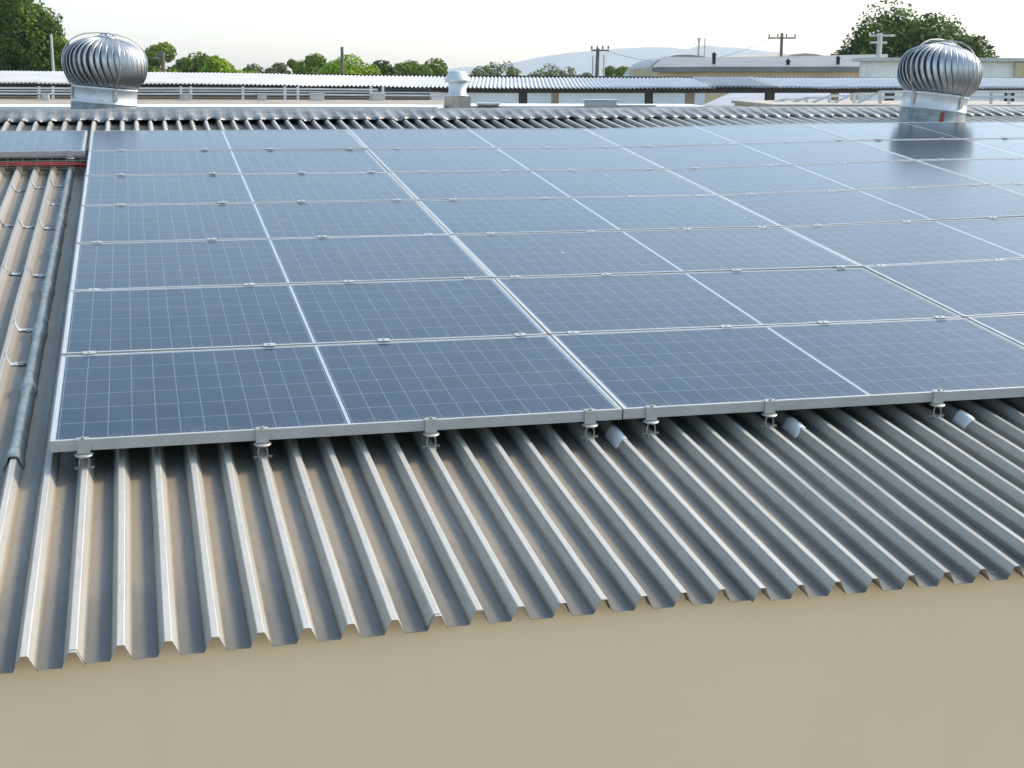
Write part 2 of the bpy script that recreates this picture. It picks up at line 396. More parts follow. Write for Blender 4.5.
# ------------------------------------------------------------------ solar panels
PW, PD, PH = 1.994, .973, .040
def make_panel():
    root = empty('solar_panel', ROOF)
    mb = MB(); fw = .0115
    for x0, x1, y0, y1 in ((0, PW, 0, fw), (0, PW, PD-fw, PD), (0, fw, fw, PD-fw), (PW-fw, PW, fw, PD-fw)):
        mb.box(x0, x1, y0, y1, -PH, 0)
    for x0, x1, y0, y1 in ((fw, PW-fw, fw, fw+.02), (fw, PW-fw, PD-fw-.02, PD-fw)):   # return lips
        mb.box(x0, x1, y0, y1, -PH, -PH+.002)
    fr = mb.build('frame', M_ALU, root, bevel=.0012)
    mb = MB(); mb.box(fw-.001, PW-fw+.001, fw-.001, PD-fw+.001, -.0065, -.0022)
    gl = mb.build('glass', M_CELL, root)
    for o in (fr, gl): o.matrix_parent_inverse = Matrix.Identity(4); o.matrix_basis = Matrix.Identity(4)
    return root
proto = make_panel(); reg(proto)
first = True
ROWN = ['front row by the eave', 'second row from the eave', 'third row from the eave', 'fourth row from the eave', 'fifth row from the eave', 'sixth row from the eave', 'topmost row by the ridge']
COLN = ['leftmost column', 'second column from left', 'third column from left', 'fourth column from left', 'rightmost column']
YP = .9972621
def place_panel(x, y, lab):
    global first
    o = proto if first else copy_tree(proto); first = False
    za = (warp(x, y)+warp(x, y+1))/2; zb = (warp(x+PW, y)+warp(x+PW, y+1))/2; z1 = warp(x+1, y); z2 = warp(x+1, y+1)
    ay = -math.atan2(zb-za, PW)+random.gauss(0, R(.07)); ax = math.atan2(z2-z1, 1)+random.gauss(0, R(.10))
    o.matrix_world = ROOF @ Matrix.Translation((x, y, za)) @ Matrix.Rotation(ay, 4, 'Y') @ Matrix.Rotation(ax, 4, 'X')
    tag(o, lab, 'solar panel', 'solar panels laid in rows on the roof')
for c in range(5):
    for r in range(7):
        if c == 4 and r < 3 or c == 3 and r < 0: continue
        place_panel(c*2.0-.004, r*YP+.010, f'blue solar panel, {ROWN[r]}, {COLN[c]}')
place_panel(-2.03, 6*YP+.005, 'blue solar panel standing out left of the main array, above the red cables')

# ------------------------------------------------------------------ clamps
def make_end_clamp():
    root = empty('panel_clamp', ROOF)
    mb = MB(); mb.box(-.021, .021, -.014, -.001, -.046, .004); mb.box(-.021, .021, -.016, .010, .0012, .004)
    a_ = mb.build('clamp_block', M_ALU, root, bevel=.001)
    mb = MB(); mb.lathe([(0, .0115), (.005, .0115), (.0058, .010), (.0058, .0045)], 6, (0, -.006, 0), False); mb.lathe([(0, -.002), (.0045, -.002), (.0045, -.062), (0, -.062)], 8, (0, -.006, 0))
    b_ = mb.build('bolt', M_ZINC, root)
    mb = MB(); mb.lathe([(0, -.0475), (.026, -.0475), (.030, -.050), (.030, -.052), (.024, -.055), (0, -.056)], 24, (0, -.008, 0))
    c_ = mb.build('washer', M_ALUD, root, bevel=0)
    res = [a_, b_, c_]
    for s in (-1, 1):
        mb = MB(); mb.tube([(s*.010, -.012, -.056), (s*.014, -.014, -.068), (s*.016, -.014, -.080), (s*.015, -.014, -.094)], .0028, 6)
        mb.tube([(s*.006, -.014, -.0945), (s*.024, -.014, -.0955)], .0032, 6)
        mb.lathe([(0, .0), (.006, .0), (.006, -.007), (0, -.007)], 6, (s*.026, -.014, -.091), False)
        res.append(mb.build('leg', M_ZINC, root))
    mb = MB(); mb.box(-.016, .016, -.03, .06, -.104, -.0965); res.append(mb.build('foot', M_ALUD, root))
    for o in res: o.matrix_parent_inverse = Matrix.Identity(4); o.matrix_basis = Matrix.Identity(4)
    return root
RT_GAP = .0
ORD = ['first', 'second', 'third', 'fourth', 'fifth', 'sixth', 'seventh', 'eighth', 'ninth', 'tenth', 'eleventh', 'twelfth', 'thirteenth', 'fourteenth', 'fifteenth', 'sixteenth', 'seventeenth', 'eighteenth', 'nineteenth', 'twentieth', 'twenty-first']
ec = make_end_clamp(); reg(ec)
for i, n in enumerate([1, 6, 11, 16, 18, 22, 28, 33, 35, 41, 45, 50]):
    if n > 50: break
    o = ec if i == 0 else copy_tree(ec)
    x = r_at(n); o.matrix_world = ROOF @ Matrix.Translation((x, .010, warp(x, 0))) @ Matrix.Rotation(random.gauss(0, .03), 4, 'Z')
    tag(o, f'metal end clamp gripping the front frame of the array, {ORD[i]} from the left', 'clamp', 'end clamps along the front edge of the array')
o = copy_tree(ec); o.matrix_world = ROOF @ Matrix.Translation((r_at(-1)-.0, 6*YP+.005, 0)); tag(o, 'metal end clamp under the lone left panel beside the red cables', 'clamp', 'end clamps along the front edge of the array')
def make_mid_clamp():
    root = empty('seam_clamp', ROOF)
    mb = MB(); mb.box(-.024, .024, -.018, .018, .0008, .0030); mb.box(-.024, .024, -.007, .007, -.04, .0008)
    a_ = mb.build('clamp_plate', M_ALU, root, bevel=.001)
    mb = MB(); mb.lathe([(0, .0075), (.0060, .0075), (.0066, .0065), (.0066, .0031)], 8, (0, 0, 0), False)
    b_ = mb.build('bolt', M_ALU, root)
    for o in (a_, b_): o.matrix_parent_inverse = Matrix.Identity(4); o.matrix_basis = Matrix.Identity(4)
    return root
mc = make_mid_clamp(); reg(mc); fm = True
pat = {1: [1, 7, 11, 16, 18, 24, 28, 33], 2: [1, 7, 11, 16, 18, 22, 28, 33, 35, 41], 3: [1, 6, 11, 16, 19, 24, 29, 33, 36, 41, 46, 50], 4: [2, 7, 11, 16, 19, 24, 29, 33, 36, 41, 46, 50, 53], 5: [2, 7, 12, 16, 19, 24, 28, 33, 36, 41, 46, 50, 53, 58, 63], 6: [2, 7, 11, 16, 19, 24, 29, 33, 36, 42, 46, 50, 53, 58, 63, 67]}
SEAM = {1: 'first and second', 2: 'second and third', 3: 'third and fourth', 4: 'fourth and fifth', 5: 'fifth and sixth', 6: 'sixth and topmost'}
for r, ns in pat.items():
    for i, n in enumerate(ns):
        o = mc if fm else copy_tree(mc); fm = False
        x = r_at(n); y = r*YP-.002
        o.matrix_world = ROOF @ Matrix.Translation((x, y, warp(x, y)+.001)) @ Matrix.Rotation(random.gauss(0, .05), 4, 'Z')
        tag(o, f'small bright clamp between the {SEAM[r]} panel rows, {ORD[i]} from left', 'clamp', 'seam clamps between the panel rows')

# ------------------------------------------------------------------ cable basket with red cables, left
mb = MB(); y0, y1 = 5.78, 5.92; zt_ = -.035; zb_ = -.09
for y, z in ((y0, zt_), (y0, (zt_+zb_)/2), (y0, zb_), ((y0+y1)/2, zb_), (y1, zb_), (y1, zt_)): mb.tube([(-3, y, z), (.25, y, z)], .0022, 5)
x = -3.0
while x < .25:
    mb.tube([(x, y0, zt_), (x, y0, zb_), (x, y1, zb_), (x, y1, zt_)], .0022, 5); x += .098
tag(mb.build('cable_basket', M_ZINC, None, ROOF), 'wire cable basket on the ribs below the lone left panel', 'cable tray')
for q, (yy, zz, mcol, nm) in enumerate(((5.80, -.058, (.42, .02, .015), 'front one, bright and highest'), (5.83, -.074, (.35, .015, .012), 'second from the front'), (5.865, -.078, (.30, .015, .012), 'third from the front'), (5.895, -.068, (.02, .02, .02), 'black, rearmost'))):
    pts = [(-3+.13*k, yy+.008*noise.noise(Vector((k*.7, q*5, 0))), zz+.006*noise.noise(Vector((k*.5, q*9, 4)))) for k in range(25)]
    if q < 3: pts[-2] = (pts[-2][0], yy-.03, zz-.006); pts[-1] = (pts[-1][0]+.03, yy-.10, zz-.012)
    m_ = MB(); m_.tube(pts, .0095, 8)
    tag(m_.build('cable', simple('cable_sheath', mcol, None, .45), None, ROOF), f'{"red" if q < 3 else "black"} cable in the wire basket, {nm}', 'cable', 'cables in the wire basket')

# ------------------------------------------------------------------ turbine ventilators
def mat_turb():
    m, t, b = nt('spun_galvanised_steel'); g = NG(t)
    n1 = g.noise(g.coord('Object', (3, 3, 1)), 3, 5, .6)
    g.l(g.mix(g.ramp(n1, .3, .7), rgb(.56, .57, .58), rgb(.38, .39, .41)), b.inputs['Base Color'])
    b.inputs['Metallic'].default_value = .9; g.l(g.m('ADD', g.m('MULTIPLY', n1, .25), .26), b.inputs['Roughness']); return m
M_TURB = mat_turb()
M_PALE = simple('pale_painted_collar', (.66, .68, .70), (.50, .52, .54), .4, .25, 5)
def mat_flash():
    m, t, b = nt('grey_coated_flashing'); g = NG(t); v = g.coord('Object')
    n1 = g.noise(v, 9, 6, .7); n2 = g.noise(v, 4, 3, .6)
    c = g.mix(g.ramp(n1, .35, .65), rgb(.34, .36, .36), rgb(.16, .18, .19)); g.l(c, b.inputs['Base Color']); b.inputs['Roughness'].default_value = .6
    b.inputs['Metallic'].default_value = .2; return m
M_FLASH = mat_flash(); M_RUST = simple('rusty_steel', (.32, .07, .025), (.16, .05, .03), .85, 0, 20)
M_DARK = simple('dark_inside', (.02, .02, .02), None, .8)
def vent(loc, rb, low, label, rust, tilt):
    root = empty('turbine_ventilator', Matrix.Translation(loc) @ Matrix.Rotation(R(tilt), 4, 'Y')); tag(root, label, 'roof ventilator', 'turbine ventilators near the ridge')
    # z=0 is the underside of the ball
    hb = .475; nb = 38
    def prof(t_):                           # t 0 bottom, 1 top
        z = hb*t_
        s_ = -.80+t_*1.775
        r_ = .405*(1-abs(s_)**2.6)**.5 if abs(s_) < 1 else 0
        return max(r_, .10)*(rb/.405), z
    mb = MB(); n = 16; vs = []
    for i in range(n+1):
        t_ = i/n; r_, z = prof(t_); tw = -.26*(1-t_)**2.2 + .10*math.sin(math.pi*t_)
        dep = .048*math.sin(math.pi*min(1, max(0, t_)))**.5+.012
        for k in range(5):
            s_ = k/4; a_ = -tw - s_*.245; rr = r_-dep*s_**1.2 + .010*math.sin(s_*math.pi)
            vs.append((rr*math.cos(a_), rr*math.sin(a_), z))
    mb.add(vs, [(i*5+k, i*5+k+1, (i+1)*5+k+1, (i+1)*5+k) for i in range(n) for k in range(4)], True)
    # rolled outer lip
    mb.tube([(vs[i*5][0]*1.004, vs[i*5][1]*1.004, vs[i*5][2]) for i in range(n+1)], .0045, 5)
    bl = mb.build('blade', M_TURB, root); bl.matrix_parent_inverse = Matrix.Identity(4); bl.matrix_basis = Matrix.Identity(4)
    for k in range(1, nb):
        c = bl.copy(); scene.collection.objects.link(c); c.parent = root
        c.matrix_parent_inverse = Matrix.Identity(4); c.matrix_basis = Matrix.Rotation(2*math.pi*k/nb+random.gauss(0, .006), 4, 'Z')
    def part(mbx, name, mat, **kw):
        o = mbx.build(name, mat, root, **kw); o.matrix_parent_inverse = Matrix.Identity(4); o.matrix_basis = Matrix.Identity(4); return o
    mb = MB(); mb.lathe([(0, hb+.026), (.05, hb+.024), (.10, hb+.012), (.125, hb), (.115, hb-.006), (0, hb-.006)], 32)
    part(mb, 'top_cap', M_TURB)
    mb = MB(); mb.lathe([(0, hb+.050), (.016, hb+.046), (.018, hb+.026)], 12); part(mb, 'bearing', M_ALUD)
    mb = MB(); mb.tube([(0, 0, -.1), (0, 0, hb)], .012, 8); mb.lathe([(.27, .0), (.27, .02), (0, .02)], 24); part(mb, 'shaft', M_DARK)
    mb = MB(); mb.lathe([(.285, .012), (.309, .012), (.313, .0), (.309, -.012), (.304, -.016), (.306, -.13), (.312, -.135), (.312, -.142), (.300, -.148)], 48)
    part(mb, 'collar', M_PALE)
    mb = MB(); mb.lathe([(.303, -.140), (.306, -.15), (.312, -low+.03), (.35, -low), (.42, -low-.03)], 48); part(mb, 'base_sleeve', M_FLASH)
    a0 = R(20)
    for k in range(4):
        a_ = a0+k*math.pi/2; pts = []
        for (r_, z) in ((.322, -.06), (.335, .0), (.385, .08), (.432, .19), (.430, .30), (.37, .41), (.25, .485), (.10, .515), (0, .518)):
            pts.append((r_*math.cos(a_)*rb/.405, r_*math.sin(a_)*rb/.405, z))
        # smooth
        q = []
        for i in range(len(pts)-1):
            p0 = Vector(pts[max(i-1, 0)]); p1 = Vector(pts[i]); p2 = Vector(pts[i+1]); p3 = Vector(pts[min(i+2, len(pts)-1)])
            for j in range(4):
                t_ = j/4; q.append(.5*((2*p1)+(p2-p0)*t_+(2*p0-5*p1+4*p2-p3)*t_*t_+(3*p1-p0-3*p2+p3)*t_**3))
        q.append(Vector(pts[-1])); mb = MB(); mb.tube(q, .0062, 6); part(mb, 'support_arm', M_ALUD)
        mb = MB(); mb.box(.308, .322, -.018, .018, -.11, .0, Matrix.Rotation(a_, 4, 'Z')); part(mb, 'bracket', M_ALUD)
    if rust:
        mb = MB(); A = math.atan2(CO.y-loc[1], CO.x-loc[0])+.30
        vs = [];
        for i in range(7):
            for j in range(6):
                a_ = A-.06+.12*i/6+.012*noise.noise(Vector((i, j, 0))); vs.append((.3165*math.cos(a_), .3165*math.sin(a_), -.16-.15*j/5-.02*noise.noise(Vector((i*.9, 0, 3)))))
        mb.add(vs, [(i*6+j, (i+1)*6+j, (i+1)*6+j+1, i*6+j+1) for i in range(6) for j in range(5)], True)
        part(mb, 'rust_patch', M_RUST)
    return root
pL = at(104.5, 88.5, 13.75); pR = at(935.5, 95.5, 13.7)
vent((pL.x, pL.y, pL.z), .388, .40, 'silver spinning turbine ventilator on the left behind the ridge, by the big tree', False, 5)
vent((pR.x, pR.y, pR.z), .388, .34, 'silver spinning turbine ventilator on the right with a rust streak on its base', True, 7)

# ------------------------------------------------------------------ mid-ground: neighbouring roofs behind the ridge
M_WHITE = simple('white_painted_sheet', (.80, .81, .82), (.70, .71, .72), .45, .1, 1.5)
M_GREY = simple('grey_painted_sheet', (.30, .32, .35), (.22, .24, .27), .5, .2, 1.5)
M_TAN = simple('stained_tan_wall', (.62, .48, .32), (.42, .33, .22), .8, 0, .8, (1, 1, .35))
M_POST = simple('dark_painted_post', (.035, .035, .035), (.02, .02, .02), .6)
M_CONC = simple('pale_concrete', (.55, .54, .50), (.42, .41, .38), .8, 0, 2)
def zc(v, z): return Vector((v.x, v.y, z))
def slab(mb, a, b, back, z0, z1):           # box standing on the line a-b, going back metres away from the camera
    a = Vector(a); b = Vector(b); d = (b-a); d.z = 0; nrm = Vector((-d.y, d.x, 0)).normalized()
    if nrm.dot(a-CO) < 0: nrm = -nrm
    a0, b0 = zc(a, z0), zc(b, z0); za_, zb_ = (z1 if not isinstance(z1, tuple) else z1[0]), (z1 if not isinstance(z1, tuple) else z1[1])
    mb.hexa([a0, b0, b0+nrm*back, a0+nrm*back, zc(a, za_), zc(b, zb_), zc(b, zb_)+nrm*back, zc(a, za_)+nrm*back])

# the canopy
can = empty('corrugated_canopy', Matrix.Translation(zc(at(512, 90, 31), 0)))
tag(can, 'long low canopy of pale corrugated sheets on posts, running across behind the ridge', 'canopy')
DL, DH = 30.0, 33.2
def yl(px): return float(np.interp(px, [-200, 0, 150, 320, 510, 700, 1200], [82.6, 83, 83.7, 85, 87.6, 87.2, 87.5]))
def yh(px): return float(np.interp(px, [-200, 0, 150, 320, 510, 700, 1200], [70.5, 71.2, 72.3, 74.6, 76.8, 77.6, 78.5]))
def canopy_sheet(pa, pb, mat, lift=0, back_off=0, lab=None, lowshift=0):
    mb = MB(); pitch = .088; L = (pb-pa)/FPX*DL; n = int(L/pitch*6); vs = []
    prof = lambda i: .019*math.sin(i/6*2*math.pi)
    up = Vector((0, 0, 1)); ny_ = 6
    for i in range(n+1):
        px = pa+(pb-pa)*i/n; a_ = at(px, yl(px), DL); b_ = at(512+(px-512)*DL/DH, yh(512+(px-512)*DL/DH), DH)
        k = math.floor(i/60)
        for j in range(ny_+1):
            t_ = j/ny_; j0 = t_ + (random.Random(k).uniform(-.02, .02) if j in (0,) else 0)
            p = a_.lerp(b_, j0)+up*(prof(i)+lift+.01*noise.noise(Vector((i*.02, j*.3, lift)))); vs.append(p)
    m_ = ny_+1
    mb.add(vs, [(i*m_+j, (i+1)*m_+j, (i+1)*m_+j+1, i*m_+j+1) for i in range(n) for j in range(ny_)], True)
    o = mb.build('roof_sheet', mat, can, Matrix.Identity(4), solid=.004)
    if lab: tag(o, lab)
canopy_sheet(-90, 262, simple('white_sheet', (.40, .41, .42), (.32, .33, .35), .5, .1, 2), 0)
M_WORN = simple('worn_pale_sheet', (.50, .52, .54), (.38, .40, .43), .45, .2, 2.5)
canopy_sheet(258, 716, M_WORN, -.012)
canopy_sheet(712, 778, M_GREY, .006, lab='dark grey corrugated sheets')
canopy_sheet(774, 1120, M_WORN, -.008)
mb = MB()
for pa, pb in ((-90, 500), (500, 1120)):
    a_ = at(pa, yl(pa)+1.2, DL+.25); b_ = at(pb, yl(pb)+1.2, DL+.25); mb.bar(a_-Vector((0, 0, .04)), b_-Vector((0, 0, .04)), .12, .10)
    a_ = at(pa, yl(pa)-2, DL+2.7); b_ = at(pb, yl(pb)-2, DL+2.7); mb.bar(a_-Vector((0, 0, .0)), b_-Vector((0, 0, .0)), .12, .12)
for pa, pb in ((-90, 300), (300, 720), (720, 1120)):
    a_ = at(pa, yh(pa)-.6, DH+.12); b_ = at(pb, yh(pb)-.6, DH+.12); mb.bar(a_-Vector((0, 0, .03)), b_-Vector((0, 0, .03)), .05, .06)  # thin dark bar added for the shade line along the top edge
mb.build('beam', M_POST, can, Matrix.Identity(4))
for px, w, D_, mt in ((-30, .12, 30.3, M_POST), (125, .12, 30.3, M_POST), (254.5, .13, 30.3, M_POST), (266, .12, 32.6, M_CONC), (393, .17, 30.3, M_POST), (414.5, .15, 32.6, M_CONC), (523, .15, 30.3, M_POST), (555, .14, 32.6, M_CONC), (649, .14, 30.3, M_POST), (690, .17, 32.6, M_CONC), (770, .16, 30.3, M_POST), (835, .14, 32.6, M_CONC), (890, .15, 30.3, M_POST), (1010, .15, 30.3, M_POST)):
    p = at(px, yl(px)+1, D_); mb = MB(); mb.bar(zc(p, 0), zc(p, p.z-.02), w); mb.build('post', mt, can, Matrix.Identity(4))

# low white flat roof behind the ridge
def building(name, label, cat, parts, base):
    root = empty(name, Matrix.Translation(base)); tag(root, label, cat)
    for nm, mbx, mat, lb in parts:
        o = mbx.build(nm, mat, root, Matrix.Identity(4))
        if lb: tag(o, lb)
    return root
A1, B1 = at(-260, 108.5, 16), at(437, 108.8, 16)
w1 = MB(); slab(w1, A1, B1, 5.8, 0, (A1.z, B1.z))
pp_ = MB(); slab(pp_, A1-Vector((0, .03, 0)), B1-Vector((0, .03, 0)), 1.5, A1.z-.05, (A1.z+.022, B1.z+.022))
dk = MB(); slab(dk, A1+Vector((0, .1, 0)), B1+Vector((0, .1, 0)), 5.5, A1.z-.1, (A1.z+.012, B1.z+.012))
l1 = MB(); a_, b_ = at(-60, 100, 21.9), at(437, 102.5, 21.9); slab(l1, a_, b_, .25, a_.z-.04, a_.z+.01)
rf = MB(); a_, b_ = at(-60, 95, 24.5), at(430, 96, 24.5); slab(rf, a_, b_, .15, a_.z-.25, (a_.z+.125, b_.z+.12))
lw = building('low_building', 'low white walled outbuilding with a tan ledge, behind the ridge at left', 'building', [('wall', w1, M_CONC, None), ('parapet', pp_, M_WHITE, None), ('roof_deck', dk, simple('tan_deck', (.36, .31, .25), (.24, .21, .18), .85, 0, 3), None), ('ledge', l1, M_TAN, None), ('clerestory', rf, M_POST, 'dark clerestory band')], zc(A1, 0))
for px in (22, 58, 112, 176, 202, 242, 268, 300, 352, 382, 420):        # rafter ends on the ledge
    mb = MB(); p = at(px, 103.5, 21.8); mb.box(-.09, .09, -.03, .03, -.015, .02, Matrix.Translation(p)); mb.build('rafter_end', simple('dark_rafter', (.14, .10, .08), None, .8), lw, Matrix.Identity(4))
M_PIPE = simple('white_pipe', (.58, .59, .60), (.45, .46, .47), .4, 0, 3)
pr = empty('pipe_rack', Matrix.Translation(zc(at(180, 100, 21.5), 0))); tag(pr, 'long rack of white pipes above the low white wall behind the ridge, left side', 'pipe rack')
for y_, D_, r_ in ((87.6, 21.6, .013), (90.3, 22.4, .009), (93.2, 21.2, .013)):
    mb = MB(); mb.tube([at(-60+i*62.5, y_+i*.28+.3*math.sin(i), D_) for i in range(9 if y_ > 90 else 8)], r_, 8); mb.build('pipe', M_PIPE, pr, Matrix.Identity(4))
for y_, D_ in ((96.5, 23.0), (98.6, 23.2)):
    mb = MB(); mb.bar(at(-60, y_, D_), at(432, y_+1.5, D_), .016); mb.build('batten', simple('tan_batten', (.34, .27, .2), None, .7), pr, Matrix.Identity(4))
for px in (39, 53, 181, 191, 243, 285, 298, 371, 383):
    mb = MB(); a_ = at(px, 86.5, 21.4); b_ = at(px, 101, 21.4); mb.bar(a_, b_, .035); mb.build('bracket', M_PIPE, pr, Matrix.Identity(4))
for px, w, lb in ((45.5, 7, 'small white box hung on the pipe rack, left of the left ventilator'), (186, 6, 'small white box hung on the pipe rack, right of the left ventilator'), (262, 8, 'small white box hung on the pipe rack behind the first pair of canopy posts'), (317, 13, 'wide white box hung on the pipe rack between the canopy posts'), (378, 12, 'white box at the right end of the pipe rack')):
    mb = MB(); p = at(px, 98, 21.2); hw = w/FPX*21.2/2; mb.box(-hw, hw, -.1, .1, -.045, .055, Matrix.Translation(p)); mb.box(-hw-.01, hw+.01, -.11, .11, .055, .07, Matrix.Translation(p))
    mb.box(-hw*.7, -hw*.6, -.105, -.1, -.03, .04, Matrix.Translation(p))
    tag(mb.build('junction_box', M_CONC, None, None, bevel=.006), lb, 'box', 'white boxes on the pipe rack')

A2, B2 = at(437, 108, 18), at(705, 108, 18)
mb = MB(); slab(mb, A2, B2, 1.5, 0, A2.z); m2 = MB(); slab(m2, at(436, 106.5, 17.9), at(706, 106.5, 17.9), 1.7, A2.z, A2.z+.03)
building('flat_roofed_building', 'low pale flat roof just behind the ridge in the middle', 'building', [('wall', mb, M_CONC, None), ('roof', m2, M_WHITE, None)], zc(A2, 0))
A3, B3 = at(425, 90.5, 44), at(705, 91, 44)
mb = MB(); slab(mb, A3, B3, 12, 0, A3.z); m2 = MB(); slab(m2, at(424, 91, 43.8), at(706, 91.3, 43.8), 12.4, A3.z, A3.z+.12)
ww = []
building('white_building', 'white walled building seen between the canopy posts in the middle', 'building', [('wall', mb, M_WHITE, None), ('roof', m2, M_WORN, None)], zc(A3, 0))
# grey hipped roof to the right between posts
a_, b_, c_, d_ = at(715, 96.5, 36), at(842, 96, 36), at(842, 91.5, 45), at(760, 91, 45)
mb = MB(); low = .25
a2, b2, c2, d2 = at(700, 106, 34), at(850, 106, 34), at(850, 91, 46), at(735, 91, 46)
mb.add([a2, b2, c2, d2, zc(a2, a2.z-.15), zc(b2, b2.z-.15), zc(c2, c2.z-.15), zc(d2, d2.z-.15)], [(0, 1, 2, 3), (4, 7, 6, 5), (0, 4, 5, 1), (1, 5, 6, 2), (2, 6, 7, 3), (3, 7, 4, 0)])
m2 = MB(); q = [zc(p, 0) for p in (a2, b2, c2, d2)]
m2.hexa([zc(v.lerp((q[0]+q[2])/2, .04), 0) for v in q]+[zc(v.lerp((q[0]+q[2])/2, .04), z_-.16) for v, z_ in zip(q, (a2.z, b2.z, c2.z, d2.z))])
building('grey_roofed_building', 'building with a plain blue-grey roof under the right part of the canopy', 'building', [('roof', mb, M_GREY, None), ('wall', m2, M_CONC, None)], zc(a2, 0))

# mushroom vent with a square base
D_ = 17.5; p0 = at(457.5, 108.5, D_); pxm = D_/FPX
mv = empty('cowl_vent', Matrix.Translation(p0)); tag(mv, 'pale mushroom shaped cowl vent on a square tan base, behind the middle of the ridge', 'vent')
def local(mb, name, mat, parent, lab=None):
    o = mb.build(name, mat, parent); o.matrix_parent_inverse = Matrix.Identity(4); o.matrix_basis = Matrix.Identity(4)
    if lab: tag(o, lab)
    return o
u = pxm
mb = MB(); mb.box(-10*u, 10*u, -10*u, 10*u, -.05, 12*u, Matrix.Rotation(.2, 4, 'Z')); mb.box(-1*u, 1*u, -10.6*u, -10*u, 3*u, 9*u, Matrix.Rotation(.2, 4, 'Z')); local(mb, 'base', simple('tan_sheet_base', (.42, .38, .30), (.33, .3, .25), .6, .1), mv)
mb = MB(); mb.lathe([(0, 12*u), (11*u, 12*u), (11*u, 13*u), (9*u, 13.4*u), (8.4*u, 26*u)], 32); local(mb, 'neck', M_PALE, mv)
mb = MB(); mb.lathe([(8*u, 25*u), (12.4*u, 25.4*u), (13*u, 27.5*u), (12.6*u, 28.6*u), (8.2*u, 36*u), (7.4*u, 36.6*u), (0, 37*u)], 32); local(mb, 'cowl', M_PALE, mv)

# boxes on the flat roof
def rbox(name, px0, px1, yt, yb, D_, mat, top, label, cat):
    a_, b_ = at(px0, yb, D_), at(px1, yb, D_); z1 = at((px0+px1)/2, yt, D_).z
    root = empty(name, Matrix.Translation(zc(a_, A2.z))); tag(root, label, cat)
    mb = MB(); slab(mb, a_, b_, .45, A2.z+.02, z1-.02); mb.build('casing', mat, root, Matrix.Identity(4), bevel=.01)
    m2 = MB(); e = (b_-a_).normalized()*.02; slab(m2, a_-e, b_+e, .49, z1-.02, z1); m2.build('lid', top, root, Matrix.Identity(4))
    m3 = MB(); e = (b_-a_)
    for k in range(5):
        q = a_+e*(.15+.17*k); q2 = q+e*.08; slab(m3, q-Vector((0, .006, 0)), q2-Vector((0, .006, 0)), -.0, a_.z+.01, z1-.05) if False else None
    return root
rbox('roof_cabinet', 585.5, 617, 99.6, 108, 17.6, simple('pale_grey_cabinet', (.48, .48, .46), (.40, .40, .38), .6), M_WORN, 'pale grey square cabinet on the low flat roof, mid right of the mushroom vent', 'cabinet')
rbox('roof_hatch', 477.5, 498.5, 103.2, 108.5, 17.6, simple('olive_brown_box', (.22, .17, .10), (.15, .12, .08), .7), M_WORN, 'small brown hatch beside the mushroom vent behind the ridge', 'hatch')
rbox('roof_trough', 618.5, 654, 105.0, 108.5, 17.6, simple('cream_curb', (.60, .58, .50), (.5, .48, .42), .7), M_WORN, 'low cream kerb box right of the pale grey cabinet', 'kerb box')

# tilted mounting frames on the right, behind the ridge
prev = None
for i, (px, yt) in enumerate(((784, 99.5), (806.5, 97.8), (829.5, 96), (854, 94), (880, 92))):
    D_ = 20.5-i*.35
    root = empty('rack_frame', Matrix.Translation(at(px, 107, D_)))
    tag(root, f'white tilted mounting frame behind the right part of the ridge, {ORD[i]} from the left', 'rack frame', 'white tilted mounting frames behind the ridge')
    tp = at(px, yt, D_); bt = at(px, 108, D_); mb = MB(); mb.bar(bt, tp, .035); mb.build('post', M_PIPE, root, Matrix.Identity(4))
    mb = MB(); mb.bar(tp, at(px+23, yt-.3, D_+.1), .032, .03); mb.build('top_rail', M_PIPE, root, Matrix.Identity(4))
    mb = MB(); mb.bar(at(px-33, 108.5, D_+.2), tp, .03); mb.build('brace', M_PIPE, root, Matrix.Identity(4))
rr_ = empty('rooftop_railing', Matrix.Translation(at(1000, 107, 19))); tag(rr_, 'white two-bar railing behind the ridge at the far right edge, right of the ventilator', 'railing')
for y_ in (91.8, 97.3):
    mb = MB(); mb.bar(at(880, y_, 19), at(1090, y_-.3, 19), .045, .035); mb.build('rail', M_PIPE, rr_, Matrix.Identity(4))
for px in (905, 960, 991, 1009, 1060):
    mb = MB(); mb.bar(at(px, 91.5, 19.03), at(px, 108, 19.03), .03); mb.build('post', M_PIPE, rr_, Matrix.Identity(4))
# the roof these stand on
a2, b2 = at(775, 107.5, 18.3), at(1090, 106.5, 18.3)
mb = MB(); slab(mb, a2, b2, 3.4, 0, a2.z); m2 = MB(); slab(m2, at(774, 106, 18.2), at(1091, 105, 18.2), 3.6, a2.z, a2.z+.04)
building('tan_outbuilding', 'low tan outbuilding that carries the white frames and railing, right behind the ridge', 'building', [('wall', mb, M_TAN, None), ('roof', m2, simple('tan_grey_roof', (.42, .38, .33), (.33, .29, .25), .7), None)], zc(a2, 0))

